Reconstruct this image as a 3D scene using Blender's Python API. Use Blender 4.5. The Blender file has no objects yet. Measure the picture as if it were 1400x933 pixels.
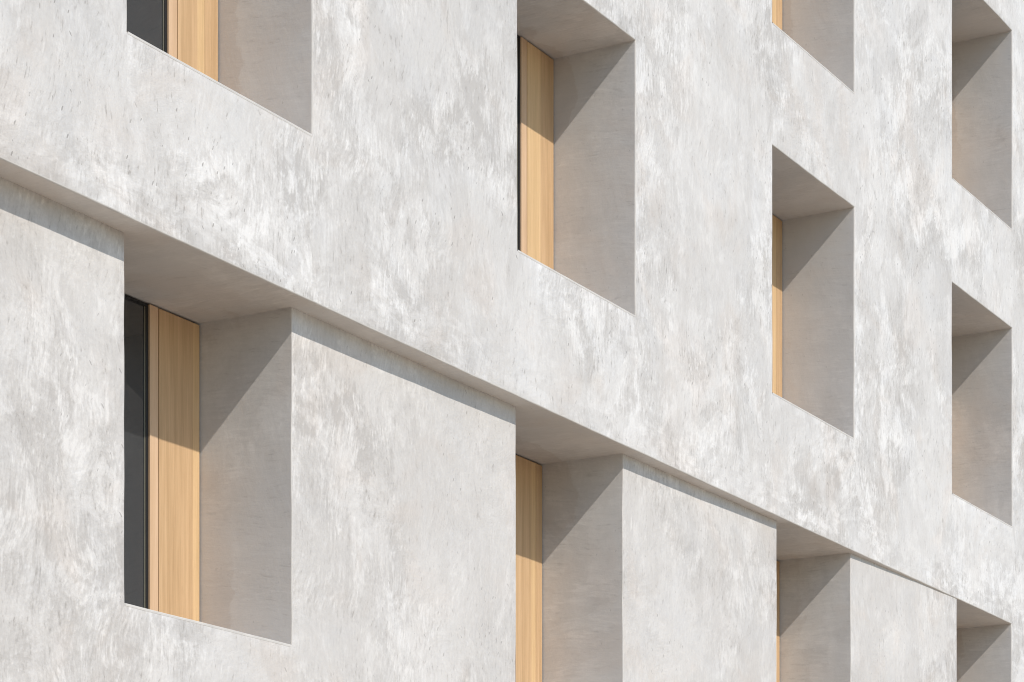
import bpy, bmesh, math, random
from mathutils import Vector, noise as mnoise

scene = bpy.context.scene
COL = scene.collection
G0 = 7.67                      # height of the first row of upper sills above the street
PITCH, WIN_W, WIN_H, STOREY = 4.577, 1.903, 2.207, 3.3
DEPTH = 0.742                  # depth of the upper reveals
LEDGE = -1.08                  # underside of the upper wall (relative to G0)
X0, X1 = -8.0, 22.6
TOP = 9.4
SILL_LOW = -3.28
BEV = 0.011

# ------------------------------------------------------------------ materials
class Nodes:
    """small node-tree helper"""
    def __init__(self, name):
        self.m = bpy.data.materials.new(name)
        self.m.use_nodes = True
        self.t = self.m.node_tree
        self.t.nodes.clear()
        self.out = self.t.nodes.new('ShaderNodeOutputMaterial')
        self.bsdf = self.t.nodes.new('ShaderNodeBsdfPrincipled')
        self.link(self.bsdf.outputs[0], self.out.inputs[0])
        self.pos = self.t.nodes.new('ShaderNodeNewGeometry').outputs['Position']
    def link(self, a, b):
        self.t.links.new(a, b)
    def put(self, sock, v):
        if hasattr(v, 'is_linked'):
            self.link(v, sock)
        else:
            sock.default_value = v
    def math(self, op, a, b=0.0, c=0.0, clamp=False):
        n = self.t.nodes.new('ShaderNodeMath')
        n.operation = op
        n.use_clamp = clamp
        for i, v in enumerate((a, b, c)):
            self.put(n.inputs[i], v)
        return n.outputs[0]
    def add(self, a, b): return self.math('ADD', a, b)
    def mul(self, a, b): return self.math('MULTIPLY', a, b)
    def mapping(self, v, scale=(1, 1, 1), rot=(0, 0, 0), loc=(0, 0, 0)):
        # rotate first, then stretch along the rotated axes
        r = self.t.nodes.new('ShaderNodeVectorRotate')
        r.rotation_type = 'EULER_XYZ'
        self.link(v, r.inputs['Vector'])
        r.inputs['Rotation'].default_value = rot
        n = self.t.nodes.new('ShaderNodeMapping')
        self.link(r.outputs[0], n.inputs['Vector'])
        n.inputs['Scale'].default_value = scale
        n.inputs['Location'].default_value = loc
        return n.outputs[0]
    def noise(self, v, scale, detail=4.0, rough=0.5, dist=0.0, w=None, color=False):
        n = self.t.nodes.new('ShaderNodeTexNoise')
        n.noise_dimensions = '4D' if w is not None else '3D'
        self.link(v, n.inputs['Vector'])
        n.inputs['Scale'].default_value = scale
        n.inputs['Detail'].default_value = detail
        n.inputs['Roughness'].default_value = rough
        n.inputs['Distortion'].default_value = dist
        if w is not None:
            self.put(n.inputs['W'], w)
        return n.outputs['Color' if color else 'Fac']
    def voronoi(self, v, scale, rand=1.0):
        n = self.t.nodes.new('ShaderNodeTexVoronoi')
        self.link(v, n.inputs['Vector'])
        n.inputs['Scale'].default_value = scale
        n.inputs['Randomness'].default_value = rand
        return n.outputs['Distance'], n.outputs['Color']
    def step(self, v, a, b, smooth=True):
        n = self.t.nodes.new('ShaderNodeMapRange')
        n.interpolation_type = 'SMOOTHSTEP' if smooth else 'LINEAR'
        n.clamp = True
        self.put(n.inputs['Value'], v)
        n.inputs['From Min'].default_value = a
        n.inputs['From Max'].default_value = b
        return n.outputs['Result']
    def mix(self, f, a, b, blend='MIX'):
        n = self.t.nodes.new('ShaderNodeMix')
        n.data_type = 'RGBA'
        n.blend_type = blend
        self.put(n.inputs[0], f)
        for i, v in ((6, a), (7, b)):
            self.put(n.inputs[i], v if hasattr(v, 'is_linked') else (*v, 1.0))
        return n.outputs[2]
    def fmix(self, f, a, b):
        n = self.t.nodes.new('ShaderNodeMix')
        n.data_type = 'FLOAT'
        self.put(n.inputs[0], f); self.put(n.inputs[2], a); self.put(n.inputs[3], b)
        return n.outputs[0]
    def sep(self, v):
        n = self.t.nodes.new('ShaderNodeSeparateXYZ')
        self.link(v, n.inputs[0])
        return n.outputs
    def vadd(self, a, b):
        n = self.t.nodes.new('ShaderNodeVectorMath')
        n.operation = 'ADD'
        self.link(a, n.inputs[0]); self.put(n.inputs[1], b)
        return n.outputs[0]
    def vscale(self, a, s):
        n = self.t.nodes.new('ShaderNodeVectorMath')
        n.operation = 'SCALE'
        self.link(a, n.inputs[0]); n.inputs['Scale'].default_value = s
        return n.outputs[0]
    def bump(self, h, dist, strength=1.0, prev=None):
        n = self.t.nodes.new('ShaderNodeBump')
        n.inputs['Strength'].default_value = strength
        n.inputs['Distance'].default_value = dist
        self.link(h, n.inputs['Height'])
        if prev is not None:
            self.link(prev, n.inputs['Normal'])
        return n.outputs[0]


def plaster(name, dark, light, contrast=1.0, zones=False, streak='z', pits=1.0, seed=0.0, bump=1.0, swirl=0.42):
    """hand-trowelled lime plaster: slurry patches, strokes in several directions, pits and scratches"""
    N = Nodes(name)
    P = N.pos
    if zones:       # the plasterers worked bay by bay: each bay has its own mottling
        x = N.sep(P)[0]
        wob = N.mul(N.add(N.noise(P, 2.5, 2.0), -0.5), 0.05)
        xw = N.add(x, wob)
        cell = N.math('FLOOR', N.math('DIVIDE', xw, PITCH))
        inside = N.math('LESS_THAN', N.math('SUBTRACT', xw, N.mul(cell, PITCH)), WIN_W)
        W = N.add(N.add(N.mul(cell, 3.17), N.mul(inside, 1.61)), seed)
        tone = N.add(N.mul(N.add(N.math('FRACT', N.mul(W, 7.77)), -0.5), 0.08), N.mul(N.add(cell, -1.2), 0.05))
    else:
        W, tone, inside = seed, 0.0, None
    warp = N.vscale(N.vadd(N.noise(P, 1.15, 2.0, 0.45, color=True), (-0.5, -0.5, -0.5)), swirl)
    Pw = N.vadd(P, warp)
    R = math.radians
    if streak == 'z':
        m_a, m_b = N.mapping(Pw, (15, 15, 3.6), (0, R(9), 0)), N.mapping(Pw, (4.0, 9, 11), (0, R(24), 0))
        m_f = N.mapping(Pw, (44, 44, 9.0), (0, R(-8), 0))
        m_v = N.mapping(P, (10, 10, 0.55))
        m_p, m_q = (1, 1, .6), (.8, 1, 1.1)
    else:
        m_a, m_b = N.mapping(Pw, (11, 2.0, 10), (.12, 0, 0)), N.mapping(Pw, (9, 8, 1.6), (.3, 0, 0))
        m_f = N.mapping(Pw, (34, 5.0, 40), (-.1, 0, 0))
        m_v = N.mapping(P, (6, 13, 1.2))
        m_p, m_q = (.9, .7, .9), (1, .6, 1.1)
    big = N.noise(P, 0.6, 2.0, 0.5, 0.4, w=seed)
    patch = N.noise(N.mapping(P, m_p), 1.5, 6.0, 0.62, 0.7, w=seed)
    patch2 = N.noise(N.mapping(Pw, m_q), 2.9, 4.0, 0.6, 0.3, w=W)
    sa = N.noise(m_a, 1.0, 4.0, 0.62)
    sb = N.noise(m_b, 1.0, 4.0, 0.62)
    fine = N.noise(m_f, 1.0, 4.0, 0.65)
    vert = N.noise(m_v, 1.0, 4.0, 0.6)
    mott = N.noise(N.mapping(Pw, (1, 1, .8)), 2.6, 9.0, 0.70, 0.8, w=seed)
    grain = N.noise(P, 42.0, 3.0, 0.75)
    sel = N.step(N.noise(P, 0.9, 1.0, 0.5, 0.5, w=W), 0.44, 0.60)
    if inside is not None:      # piers were drawn upright, the bands under the windows more across
        sel = N.math('MULTIPLY', sel, N.add(N.mul(inside, 0.75), 0.35), clamp=True)
        low = N.step(N.math('SUBTRACT', N.sep(P)[2], G0 + LEDGE), 0.62, 0.12)
        sel = N.math('MAXIMUM', sel, N.mul(low, 0.85))    # the last strokes above the ledge run along it
    sel2 = N.step(N.noise(N.vadd(P, (7.3, 2.1, 5.5)), 0.75, 3.0, 0.55, 0.8), 0.47, 0.60)
    strokes = N.fmix(sel, sa, sb)
    # thin coats of paler slurry, dragged out along the strokes so that their borders fray
    frayed = N.add(N.mul(patch, 0.55), N.add(N.mul(mott, 0.25), N.add(N.mul(strokes, 0.12), N.mul(fine, 0.08))))
    coat = N.step(frayed, 0.490, 0.535)
    frayed2 = N.add(N.mul(patch2, 0.55), N.add(N.mul(fine, 0.25), N.mul(strokes, 0.20)))
    coat2 = N.step(frayed2, 0.515, 0.56)
    lick = N.mul(N.step(N.add(N.mul(fine, .6), N.mul(strokes, .4)), 0.56, 0.63), N.step(patch2, 0.42, 0.6))
    rim = N.math('SUBTRACT', 1.0, N.math('DIVIDE', N.math('ABSOLUTE', N.add(frayed, -0.505)), 0.010), clamp=True)
    rim = N.mul(rim, N.step(patch2, 0.48, 0.58))
    v = N.mul(N.add(big, -0.5), 0.70 * contrast)
    v = N.add(v, N.mul(N.add(coat, -0.5), 0.22 * contrast))
    v = N.add(v, N.mul(N.add(coat2, -0.3), 0.17 * contrast))
    v = N.add(v, N.mul(lick, 0.15 * contrast))
    v = N.add(v, N.mul(N.add(strokes, -0.5), 0.30 * contrast))
    v = N.add(v, N.mul(N.add(mott, -0.5), 1.15 * contrast))
    v = N.add(v, N.mul(N.add(fine, -0.5), 0.85 * contrast))
    v = N.add(v, N.mul(N.add(vert, -0.5), 0.34 * contrast))
    v = N.add(v, N.mul(N.add(grain, -0.5), 0.75 * contrast))
    v = N.add(v, N.mul(rim, 0.13 * contrast))
    if inside is not None:
        # broad diagonal sweeps of the float, and lapping ones along the ledge
        swp = N.step(N.noise(N.mapping(Pw, (.8, 3, 3.0), (0, R(34), 0)), 1.0, 6.0, 0.62), 0.50, 0.565)
        v = N.add(v, N.mul(N.mul(N.add(swp, -0.45), sel2), 0.24 * contrast))
        lap = N.noise(N.mapping(Pw, (2.0, 4, 7.5)), 1.0, 6.0, 0.66)
        v = N.add(v, N.mul(N.mul(N.add(N.step(lap, 0.47, 0.56), -0.4), low), 0.27 * contrast))
    else:
        swp = N.step(N.noise(N.mapping(Pw, (1.1, 3, 2.0), (0, R(18), 0)), 1.0, 6.0, 0.62), 0.50, 0.57)
        v = N.add(v, N.mul(N.mul(N.add(swp, -0.45), sel2), 0.30 * contrast))
    # calm and busy areas
    v = N.mul(v, N.add(0.55, N.mul(N.step(N.noise(N.vadd(P, (4.4, 1.3, 9.1)), 0.62, 3.0, 0.55, 0.6), 0.40, 0.62), 0.95)))
    v = N.add(v, tone)
    v = N.math('ADD', v, 0.47, clamp=True)
    col = N.mix(v, dark, light)
    # warm and cool blushes of the mix
    hue = N.noise(N.vadd(P, (3.1, 8.2, 1.7)), 1.3, 3.0, 0.6, 0.8)
    col = N.mix(N.mul(N.step(hue, 0.50, 0.68), 0.55), col, (1.0, 0.955, 0.92), 'MULTIPLY')
    col = N.mix(N.mul(N.step(hue, 0.48, 0.34), 0.5), col, (0.965, 0.98, 1.0), 'MULTIPLY')
    if streak == 'y':      # ragged patching beside some of the window frames
        edge = N.add(N.sep(P)[1], N.mul(N.add(N.noise(P, 2.2, 5.0, 0.6), -0.5), 0.55))
        pm = N.mul(N.step(edge, 0.60, 0.63), N.step(N.noise(N.vadd(P, (1.1, 0, 2.2)), 0.42, 1.0), 0.50, 0.53))
        col = N.mix(N.mul(pm, 0.6), col, (0.87, 0.83, 0.80), 'MULTIPLY')
    # pits and short tears left by the trowel, in loose clusters
    clus = N.step(N.add(N.mul(N.noise(P, 1.1, 2.0, 0.55, 0.3, w=W), .75), N.mul(patch2, .25)), 0.47, 0.55)
    d1, c1 = N.voronoi(N.mapping(P, (1, 1, .30), (0, R(42), 0)), 14.0)
    r1 = N.math('LESS_THAN', d1, N.mul(N.sep(c1)[0], 0.095))
    d2, c2 = N.voronoi(N.mapping(P, (1, 1, .33), (0, R(-26), 0)), 24.0)
    r2 = N.math('LESS_THAN', d2, N.mul(N.sep(c2)[1], 0.14))
    pit = N.mul(N.math('MAXIMUM', r1, r2), N.mul(clus, pits))
    pit = N.mul(pit, N.step(fine, 0.42, 0.5))
    scratch = N.mul(N.step(fine, 0.40, 0.31), N.mul(N.step(patch2, 0.56, 0.44), 0.55 * pits))
    col = N.mix(N.mul(pit, 0.55), col, (0.14, 0.125, 0.11))
    col = N.mix(scratch, col, (0.55, 0.53, 0.51), 'MULTIPLY')
    N.link(col, N.bsdf.inputs['Base Color'])
    N.bsdf.inputs['Roughness'].default_value = 0.86
    N.bsdf.inputs['Specular IOR Level'].default_value = 0.25
    h = N.add(N.add(N.mul(strokes, 0.55), N.mul(mott, 0.55)), N.mul(fine, 0.2))
    h = N.add(h, N.mul(grain, 0.12))
    N.link(N.bump(h, 0.014 * bump, 0.8), N.bsdf.inputs['Normal'])
    return N.m


def oak(name, c0, c1, seed=0.0, board=None):
    """oiled oak, long vertical grain"""
    N = Nodes(name)
    P = N.vadd(N.pos, (seed, 0.0, seed * 3.0))
    g1 = N.noise(N.mapping(P, (34, 34, 0.9)), 1.0, 6.0, 0.6, 0.3)
    g2 = N.noise(N.mapping(P, (150, 150, 4.0)), 1.0, 4.0, 0.6)
    g3 = N.noise(N.mapping(P, (9, 9, 0.35)), 1.0, 3.0, 0.5, 0.8)
    v = N.add(N.mul(N.add(g1, -0.5), 1.35), N.mul(N.add(g2, -0.5), 0.8))
    v = N.add(v, N.mul(N.add(g3, -0.5), 1.1))
    v = N.math('ADD', v, 0.5, clamp=True)
    col = N.mix(v, c0, c1)
    pore = N.step(N.noise(N.mapping(P, (260, 260, 7.0)), 1.0, 2.0, 0.5), 0.62, 0.72)
    col = N.mix(N.mul(pore, 0.22), col, (0.55, 0.42, 0.30), 'MULTIPLY')
    N.link(col, N.bsdf.inputs['Base Color'])
    N.bsdf.inputs['Roughness'].default_value = 0.5
    N.bsdf.inputs['Specular IOR Level'].default_value = 0.3
    N.link(N.bump(N.add(g1, g2), 0.0012, 0.6), N.bsdf.inputs['Normal'])
    return N.m


def plain(name, col, rough, spec=0.5, metal=0.0, var=0.1, scale=6.0):
    N = Nodes(name)
    n = N.noise(N.pos, scale, 5.0, 0.6)
    c = N.mix(n, tuple(x * (1 - var) for x in col), tuple(x * (1 + var) for x in col))
    N.link(c, N.bsdf.inputs['Base Color'])
    N.bsdf.inputs['Roughness'].default_value = rough
    N.bsdf.inputs['Specular IOR Level'].default_value = spec
    N.bsdf.inputs['Metallic'].default_value = metal
    return N.m


M_UP = plaster('lime plaster upper', (.470, .446, .423), (.722, .700, .678), 0.88, zones=True, seed=0.3)
M_LOW = plaster('lime plaster lower', (.452, .426, .402), (.680, .653, .627), 0.8, zones=False, seed=5.2, pits=0.8)
M_REV = plaster('lime plaster reveal', (.50, .475, .45), (.70, .668, .636), 0.42, streak='y', pits=0.4, seed=2.4, bump=.32, swirl=.2)
M_SOF = plaster('lime plaster soffit', (.51, .48, .45), (.67, .635, .60), 0.50, streak='y', pits=0.3, seed=7.7, bump=.32, swirl=.25)
M_EDGE = plain('smooth plaster edge bead', (.56, .53, .495), 0.7, 0.3, 0.0, 0.28, 5.0)
M_OAK = oak('oiled oak', (.43, .27, .138), (.665, .447, .257))
M_OAK2 = oak('oiled oak light', (.55, .365, .185), (.74, .51, .285), 3.3)
M_OAK3 = oak('oiled oak rail', (.53, .345, .205), (.70, .49, .32), 8.1)
M_BLACK = plain('black coated aluminium', (.012, .012, .013), 0.35, 0.4)
M_GAP = plain('dark joint', (.02, .016, .012), 0.9, 0.1)
M_BEAD = plain('bronze glazing bead', (.22, .20, .15), 0.35, 0.5, 0.6)
M_GLASS = plain('dark window glass', (.034, .036, .038), 0.03, 1.0, 0.0, 0.02)
M_CORE = plain('building core', (.25, .24, .23), 0.9)
M_GROUND = plain('pale paving', (.50, .425, .34), 0.9, 0.2, 0.0, 0.15, 0.4)
M_FAR = plain('far ground', (.17, .165, .15), 0.95, 0.2, 0.0, 0.25, 0.2)
M_ROAD = plain('asphalt', (.055, .053, .05), 0.9, 0.2, 0.0, 0.2, 3.0)
M_KERB = plain('granite kerb', (.34, .32, .30), 0.8, 0.3, 0.0, 0.15, 5.0)

# ------------------------------------------------------------------ object helpers
def link_mesh(name, bm, mats, parent=None, smooth=None):
    me = bpy.data.meshes.new(name)
    bm.normal_update()
    bm.to_mesh(me)
    bm.free()
    for m in (mats if isinstance(mats, (list, tuple)) else [mats]):
        me.materials.append(m)
    if smooth is not None:
        for p in me.polygons:
            p.use_smooth = True
        me.set_sharp_from_angle(angle=math.radians(smooth))
    o = bpy.data.objects.new(name, me)
    COL.objects.link(o)
    o.parent = parent
    return o

def box(bm, x0, x1, y0, y1, z0, z1, bev=0.0, mi=0):
    vs = [bm.verts.new((x, y, z)) for x in (x0, x1) for y in (y0, y1) for z in (z0, z1)]
    q = [(0, 1, 3, 2), (4, 6, 7, 5), (0, 4, 5, 1), (2, 3, 7, 6), (0, 2, 6, 4), (1, 5, 7, 3)]
    fs = [bm.faces.new([vs[i] for i in f]) for f in q]
    for f in fs:
        f.material_index = mi
    if bev:
        es = list({e for f in fs for e in f.edges})
        r = bmesh.ops.bevel(bm, geom=es, offset=bev, segments=2, profile=0.5, affect='EDGES')
        for f in r['faces']:
            f.material_index = mi

# ------------------------------------------------------------------ facade
building = bpy.data.objects.new('plastered_building', None)
COL.objects.link(building)
building.location = (0, 0, G0)
building['label'] = 'pale hand-trowelled plaster building with deep square window recesses and oak window panels'
building['category'] = 'building'

UP = [(k * PITCH, k * PITCH + WIN_W, r * STOREY, r * STOREY + WIN_H) for r in (0, 1) for k in range(-1, 5)
      if k * PITCH + WIN_W < X1]
LOW_X = [(-4.42, -2.68), (.214, 1.932), (4.821, 6.514), (9.44, 11.105), (13.89, 15.62)]
LOW = [(a, b, SILL_LOW, LEDGE) for a, b in LOW_X]
XC = 15.62                       # the ledge dies into the wall here

def y_low(x):
    if x > 12.6:
        x_, = (12.6,)
        y = .1915 - .00433 * x_ - .000698 * x_ * x_
        return max(.009, y * (13.75 - x) / 1.15 + .009 * (x - 12.6) / 1.15) if x < 13.75 else .009
    x = max(x, -2.0)
    return .1915 - .00433 * x - .000698 * x * x

def lines(fixed, gap):
    fixed = sorted(set(fixed))
    out = []
    for a, b in zip(fixed, fixed[1:]):
        n = max(1, math.ceil((b - a) / gap - 1e-6))
        out += [a + (b - a) * i / n for i in range(n)]
    return out + [fixed[-1]]

XS = lines([X0, X1, XC] + [v for o in UP + LOW for v in o[:2]], 0.095)
ZS = lines([-G0, LEDGE, SILL_LOW, TOP] + [v for o in UP for v in o[2:]], 0.095)

def wob(x, z, s):
    p = Vector((x * 1.9, s * 9.3, z * 1.9))
    q = Vector((x * 5.3, s * 4.1 + 3, z * 5.3))
    return mnoise.noise(p) * .7 + mnoise.noise(q) * .45

def inside(x, z, ops):
    for i, o in enumerate(ops):
        if o[0] < x < o[1] and o[2] < z < o[3]:
            return i
    return -1

def build_wall(upper):
    bm = bmesh.new()
    vt = {}
    nx, nz = len(XS), len(ZS)
    def vert(i, j):
        if (i, j) not in vt:
            x, z = XS[i], ZS[j]
            top = abs(z - LEDGE) < 1e-6
            y = 0.0 if upper else y_low(x)
            amp = 1.0 if upper or x < 13.0 else 0.2
            dz = wob(x, z, 3) * (.0035 if top else .005)
            if top and not upper:
                dz = .003
            vt[i, j] = bm.verts.new((x + wob(x, z, 1) * .007, y + wob(x, z, 2) * .004 * amp, z + dz))
        return vt[i, j]
    present = {}
    for i in range(nx - 1):
        xm = (XS[i] + XS[i + 1]) / 2
        for j in range(nz - 1):
            zm = (ZS[j] + ZS[j + 1]) / 2
            if upper:
                ok = (zm > LEDGE or xm > XC) and inside(xm, zm, UP) < 0
            else:
                ok = zm < LEDGE and xm < XC and inside(xm, zm, LOW) < 0
            if ok:
                present[i, j] = bm.faces.new((vert(i, j), vert(i + 1, j), vert(i + 1, j + 1), vert(i, j + 1)))
    back = {}
    bevel_edges = []
    def bvert(i, j, yb):
        if (i, j) not in back:
            v = vert(i, j)
            x, z = XS[i], ZS[j]
            back[i, j] = bm.verts.new((x, yb, z))
        return back[i, j]
    def extrude(a, b, yb):
        va, vb = vert(*a), vert(*b)
        e = bm.edges.get((va, vb))
        bm.faces.new((vb, va, bvert(*a, yb), bvert(*b, yb)))
        bevel_edges.append(e)
    for (i, j) in present:
        xm = (XS[i] + XS[i + 1]) / 2
        zm = (ZS[j] + ZS[j + 1]) / 2
        for di, dj, a, b in ((-1, 0, (i, j + 1), (i, j)), (1, 0, (i + 1, j), (i + 1, j + 1)),
                             (0, -1, (i, j), (i + 1, j)), (0, 1, (i + 1, j + 1), (i, j + 1))):
            if (i + di, j + dj) in present:
                continue
            ii, jj = i + di, j + dj
            if not (0 <= ii < nx - 1 and 0 <= jj < nz - 1):
                continue
            xn, zn = (XS[ii] + XS[ii + 1]) / 2, (ZS[jj] + ZS[jj + 1]) / 2
            if upper:
                if inside(xn, zn, UP) >= 0:
                    extrude(a, b, DEPTH + .09)
                elif dj == -1 and zn < LEDGE:
                    extrude(a, b, 1.12)
                elif di == -1 and SILL_LOW < zn < LEDGE:
                    extrude(a, b, 1.12)
            else:
                w = inside(xn, zn, LOW)
                if w >= 0:
                    extrude(a, b, y_low(LOW[w][1]) + .735 + .09)
    bmesh.ops.recalc_face_normals(bm, faces=bm.faces[:])
    f0 = present[min(present)]
    if f0.normal.y > 0:
        bmesh.ops.reverse_faces(bm, faces=bm.faces[:])
    bmesh.ops.bevel(bm, geom=bevel_edges, offset=BEV, offset_type='OFFSET', segments=3, profile=0.5, affect='EDGES', clamp_overlap=True)
    return bm

def split_wall(bm, upper):
    """returns {key: bmesh}: 'wall', 'soffit' and one reveal per opening"""
    groups = {}
    for f in bm.faces:
        c = f.calc_center_median()
        depth = c.y - (0.0 if upper else y_low(c.x))
        key = 'wall'
        if depth > .02 and abs(f.normal.y) < .5:
            if upper:
                if abs(f.normal.z) > .7 and abs(c.z - LEDGE) < .05:
                    key = 'soffit'
                elif c.z < LEDGE + .02:
                    key = ('low', 4)
                else:
                    best = min(range(len(UP)), key=lambda i: max(UP[i][0] - c.x, c.x - UP[i][1], 0) + max(UP[i][2] - c.z, c.z - UP[i][3], 0))
                    key = ('up', best)
            else:
                best = min(range(len(LOW)), key=lambda i: max(LOW[i][0] - c.x, c.x - LOW[i][1], 0))
                key = ('low', best)
        groups.setdefault(key, []).append([v.co.copy() for v in f.verts])
    out = {}
    for key, fl in groups.items():
        nb = bmesh.new()
        seen = {}
        for vs in fl:
            q = []
            for co in vs:
                k = (round(co.x, 5), round(co.y, 5), round(co.z, 5))
                if k not in seen:
                    seen[k] = nb.verts.new(co)
                if seen[k] not in q:
                    q.append(seen[k])
            if len(q) > 2:
                try:
                    nb.faces.new(q)
                except ValueError:
                    pass
        out[key] = nb
    bm.free()
    return out

pieces = {}
for upper in (True, False):
    for key, nb in split_wall(build_wall(upper), upper).items():
        if key == 'wall':
            nb.normal_update()
            for f in nb.faces:
                if abs(f.normal.y) < .97:
                    f.material_index = 1
            o = link_mesh('upper_wall' if upper else 'lower_wall', nb, [M_UP if upper else M_LOW, M_EDGE], building, 15)
            o['label'] = ('whitish mottled upper wall overhanging the storey below' if upper
                          else 'greyer lower wall set back under the overhang')
        elif key == 'soffit':
            link_mesh('ledge_soffit', nb, M_SOF, building, 15)
        elif key in pieces:          # the last lower recess takes one jamb from each wall
            tmp = bpy.data.meshes.new('tmp')
            nb.to_mesh(tmp)
            nb.free()
            pieces[key].from_mesh(tmp)
            bpy.data.meshes.remove(tmp)
        else:
            pieces[key] = nb

# ------------------------------------------------------------------ windows
def window(x0, x1, z0, z1, yb, reveal, boards, seed):
    """one recessed window: black metal frame (the part), reveal, glass, bead, oak rail, oak leaf (sub-parts)"""
    g = 0.012                                 # shadow gap under the head
    zb, zt = z0 - .02, z1 - g
    xl = x1 - .012                            # right end of the oak leaf
    xj = x1 - .447                            # joint between leaf and rail
    xr0, xr1 = x1 - .543, xj - .010
    bm = bmesh.new()
    box(bm, xr0 - .024, xr0 - .001, yb + .012, yb + .075, zb, zt + .004, .002)
    box(bm, x0 - .03, x0 + .05, yb + .012, yb + .075, zb, zt + .004, .002)
    box(bm, x0 + .0505, xr0 - .0245, yb + .014, yb + .075, zt - .018, zt + .003, .002)
    box(bm, x0 + .0505, xr0 - .0245, yb + .014, yb + .075, zb + .001, z0 + .035, .002)
    win = link_mesh('window', bm, M_BLACK, building)
    if reveal is not None:
        link_mesh('reveal', reveal, M_REV, win, 15)
    bm = bmesh.new()
    box(bm, x0 + .02, xr0 - .012, yb + .024, yb + .030, zb + .002, zt - .006)
    link_mesh('glass_pane', bm, M_GLASS, win)
    bm = bmesh.new()
    box(bm, xr0 - .036, xr0 - .0245, yb + .0175, yb + .0238, z0 + .036, zt - .019, .0015)
    link_mesh('glazing_bead', bm, M_BEAD, win)
    bm = bmesh.new()                          # thin smooth lip closing the plaster at the sill
    ys = z_front(x0, x1, z0)
    n = 24
    for i in range(n):
        a, b = x0 + .004 + (x1 - x0 - .008) * i / n, x0 + .004 + (x1 - x0 - .008) * (i + 1) / n
        da, db = (.0015 * wob(t, z0, 8) for t in (a, b))
        vs = [bm.verts.new((x, y, z)) for x, y0_, d in ((a, ys(a), da), (b, ys(b), db))
              for y, z in ((y0_ + .03, z0 - .013 + d), (y0_ - .0012, z0 - .013 + d), (y0_ - .0012, z0 - .001 + d), (y0_ + .0005, z0 + .0025 + d), (y0_ + .05, z0 + .003 + d))]
        for k in range(4):
            bm.faces.new((vs[k], vs[k + 5], vs[k + 6], vs[k + 1]))
    bmesh.ops.remove_doubles(bm, verts=bm.verts[:], dist=.0002)
    bmesh.ops.recalc_face_normals(bm, faces=bm.faces[:])
    link_mesh('sill_lip', bm, M_EDGE, win)
    bm = bmesh.new()
    box(bm, xr0, xr1, yb, yb + .08, zb, zt, .0015)
    link_mesh('oak_rail', bm, M_OAK3, win)
    # the ventilation leaf: boards of slightly different tone, glued edge to edge
    bm = bmesh.new()
    cuts = [xj] + [x1 - c for c in boards] + [xl]
    for i, (a, b) in enumerate(zip(cuts, cuts[1:])):
        box(bm, a + (.0004 if i else 0), b - .0004, yb + .001 + .0006 * (i % 2), yb + .05, zb, zt - .002, .0008, mi=(i + seed) % 2)
    link_mesh('oak_leaf', bm, [M_OAK, M_OAK2], win)
    bm = bmesh.new()
    box(bm, xr1 + .0005, xj - .0005, yb + .025, yb + .05, zb, zt)
    box(bm, xl + .0005, x1 + .02, yb + .025, yb + .05, zb, zt)
    box(bm, x0 - .02, x1 + .02, yb + .0515 + .03, yb + .11, zb - .01, z1 + .02)
    link_mesh('joint_backing', bm, M_GAP, win)
    return win

def z_front(x0, x1, z0):
    if z0 > LEDGE:
        return lambda x: wob(x, z0, 2) * .004
    return lambda x: y_low(x) + wob(x, z0, 2) * .004

BOARDS = [(.238, .159), (.23,), (.19, .12), (.25, .07)]
for i, (a, b, c, d) in enumerate(UP):
    k = round(a / PITCH)
    window(a, b, c, d, DEPTH, pieces.pop(('up', i), None), BOARDS[0] if k in (0, 2) else BOARDS[k % 4], 0 if k != 1 else 1)
for i, (a, b, c, d) in enumerate(LOW):
    window(a, b, c, d, y_low(b) + .735, pieces.pop(('low', i), None), (.085,) if i == 1 else BOARDS[i % 4], 0)

# ------------------------------------------------------------------ rest of the building
bm = bmesh.new()
box(bm, X0 + .02, X1 - .02, 1.15, 13.0, -G0, TOP - .3)
link_mesh('core', bm, M_CORE, building)
for x, nm in ((X0, 'side_wall'), (X1 - .3, 'side_wall')):
    bm = bmesh.new()
    box(bm, x - .004 if x == X0 else x, x + .3 + (0 if x == X0 else .004), .02, 13.1, -G0, TOP)
    link_mesh(nm, bm, M_LOW, building)
bm = bmesh.new()
box(bm, X0 + .3, X1 - .3, .02, 13.05, TOP - .28, TOP - .002)
link_mesh('roof', bm, M_CORE, building)

# ------------------------------------------------------------------ street
def sheet(name, x0, x1, y0, y1, z, mat, th=None):
    bm = bmesh.new()
    if th:
        box(bm, x0, x1, y0, y1, z - th, z, .01)
    else:
        vs = [bm.verts.new(p) for p in ((x0, y0, z), (x1, y0, z), (x1, y1, z), (x0, y1, z))]
        bm.faces.new(vs)
    o = link_mesh(name, bm, mat)
    o['kind'] = 'structure'
    return o

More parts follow.
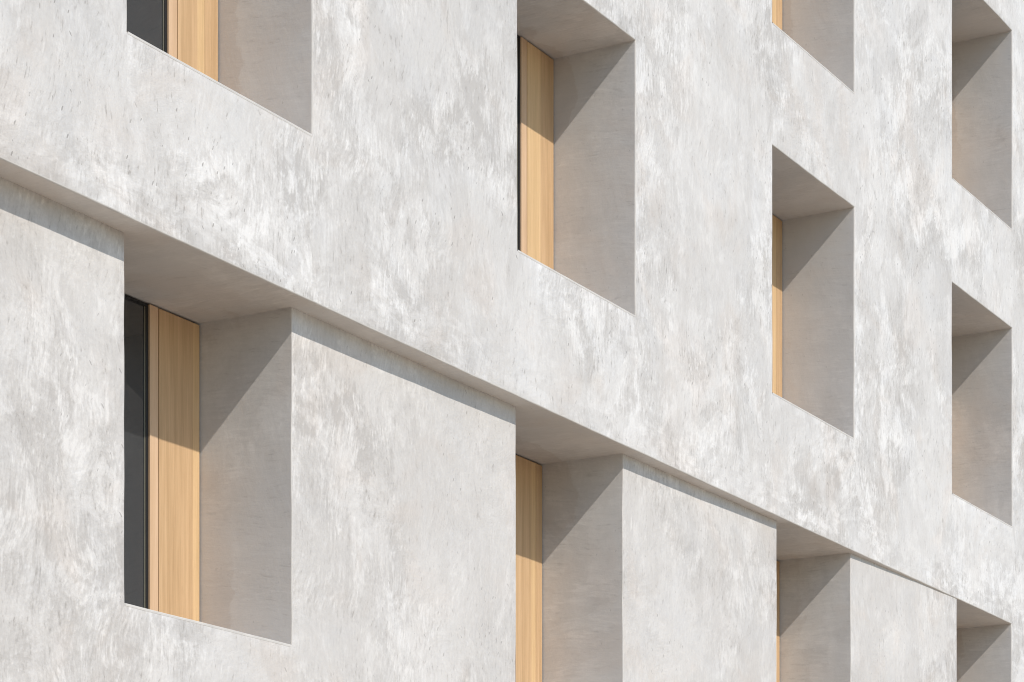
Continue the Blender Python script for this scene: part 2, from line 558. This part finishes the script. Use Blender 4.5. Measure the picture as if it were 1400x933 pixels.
sheet('ground', -700, 700, -700, 700, -.13, M_FAR)
sheet('pavement', -90, 110, -24.0, .25, 0.0, M_GROUND, .14)
sheet('kerb', -90, 110, -24.18, -24.005, 0.0, M_KERB, .14)
sheet('road', -300, 300, -32.0, -24.19, -.126, M_ROAD)

# ------------------------------------------------------------------ light
BETA = math.radians(15.5)          # sun a little to the left of the facade's normal
TAN = 0.945                        # slope of the shadow in the plane across the facade
el = math.atan(TAN * math.cos(BETA))
sx, sy, sz = -math.sin(BETA) * math.cos(el), -math.cos(BETA) * math.cos(el), math.sin(el)
w = bpy.data.worlds.new('World')
scene.world = w
w.use_nodes = True
nt = w.node_tree
bg = nt.nodes['Background']
sky = nt.nodes.new('ShaderNodeTexSky')
sky.sky_type = 'NISHITA'
sky.sun_disc = False
sky.sun_elevation = el
sky.sun_rotation = math.atan2(sx, sy)
sky.air_density = 1.3
sky.dust_density = 0.3
sky.ozone_density = 3.0
nt.links.new(sky.outputs[0], bg.inputs[0])
bg.inputs[1].default_value = 0.15
sl = bpy.data.lights.new('Sun', 'SUN')
sl.energy = 3.6
sl.angle = math.radians(0.5)
sl.color = (1.0, .945, .865)
so = bpy.data.objects.new('Sun', sl)
COL.objects.link(so)
so.location = (0, -20, 40)
so.rotation_euler = Vector((sx, sy, sz)).to_track_quat('Z', 'Y').to_euler()

# ------------------------------------------------------------------ camera (level, with vertical shift: the uprights stay upright)
cd = bpy.data.cameras.new('Camera')
cam = bpy.data.objects.new('Camera', cd)
COL.objects.link(cam)
cam.location = (-11.85, -9.397, G0 - 6.069)
cam.rotation_euler = (math.pi / 2, 0, -1.049)
cd.sensor_width = 36.0
cd.sensor_fit = 'HORIZONTAL'
cd.lens = 3511.6 / 1400 * 36.0
cd.shift_x = 0.0
cd.shift_y = (1468.03 - 466.5) / 1400
cd.clip_start = 0.05
cd.clip_end = 3000
scene.camera = cam

vs = scene.view_settings
vs.view_transform = 'Standard'
vs.look = 'None'
vs.exposure = 0.0
vs.gamma = 1.0
vs.use_curve_mapping = False
scene.cycles.use_denoising = True
scene.cycles.filter_width = 1.1
scene.cycles.max_bounces = 8
scene.cycles.diffuse_bounces = 4
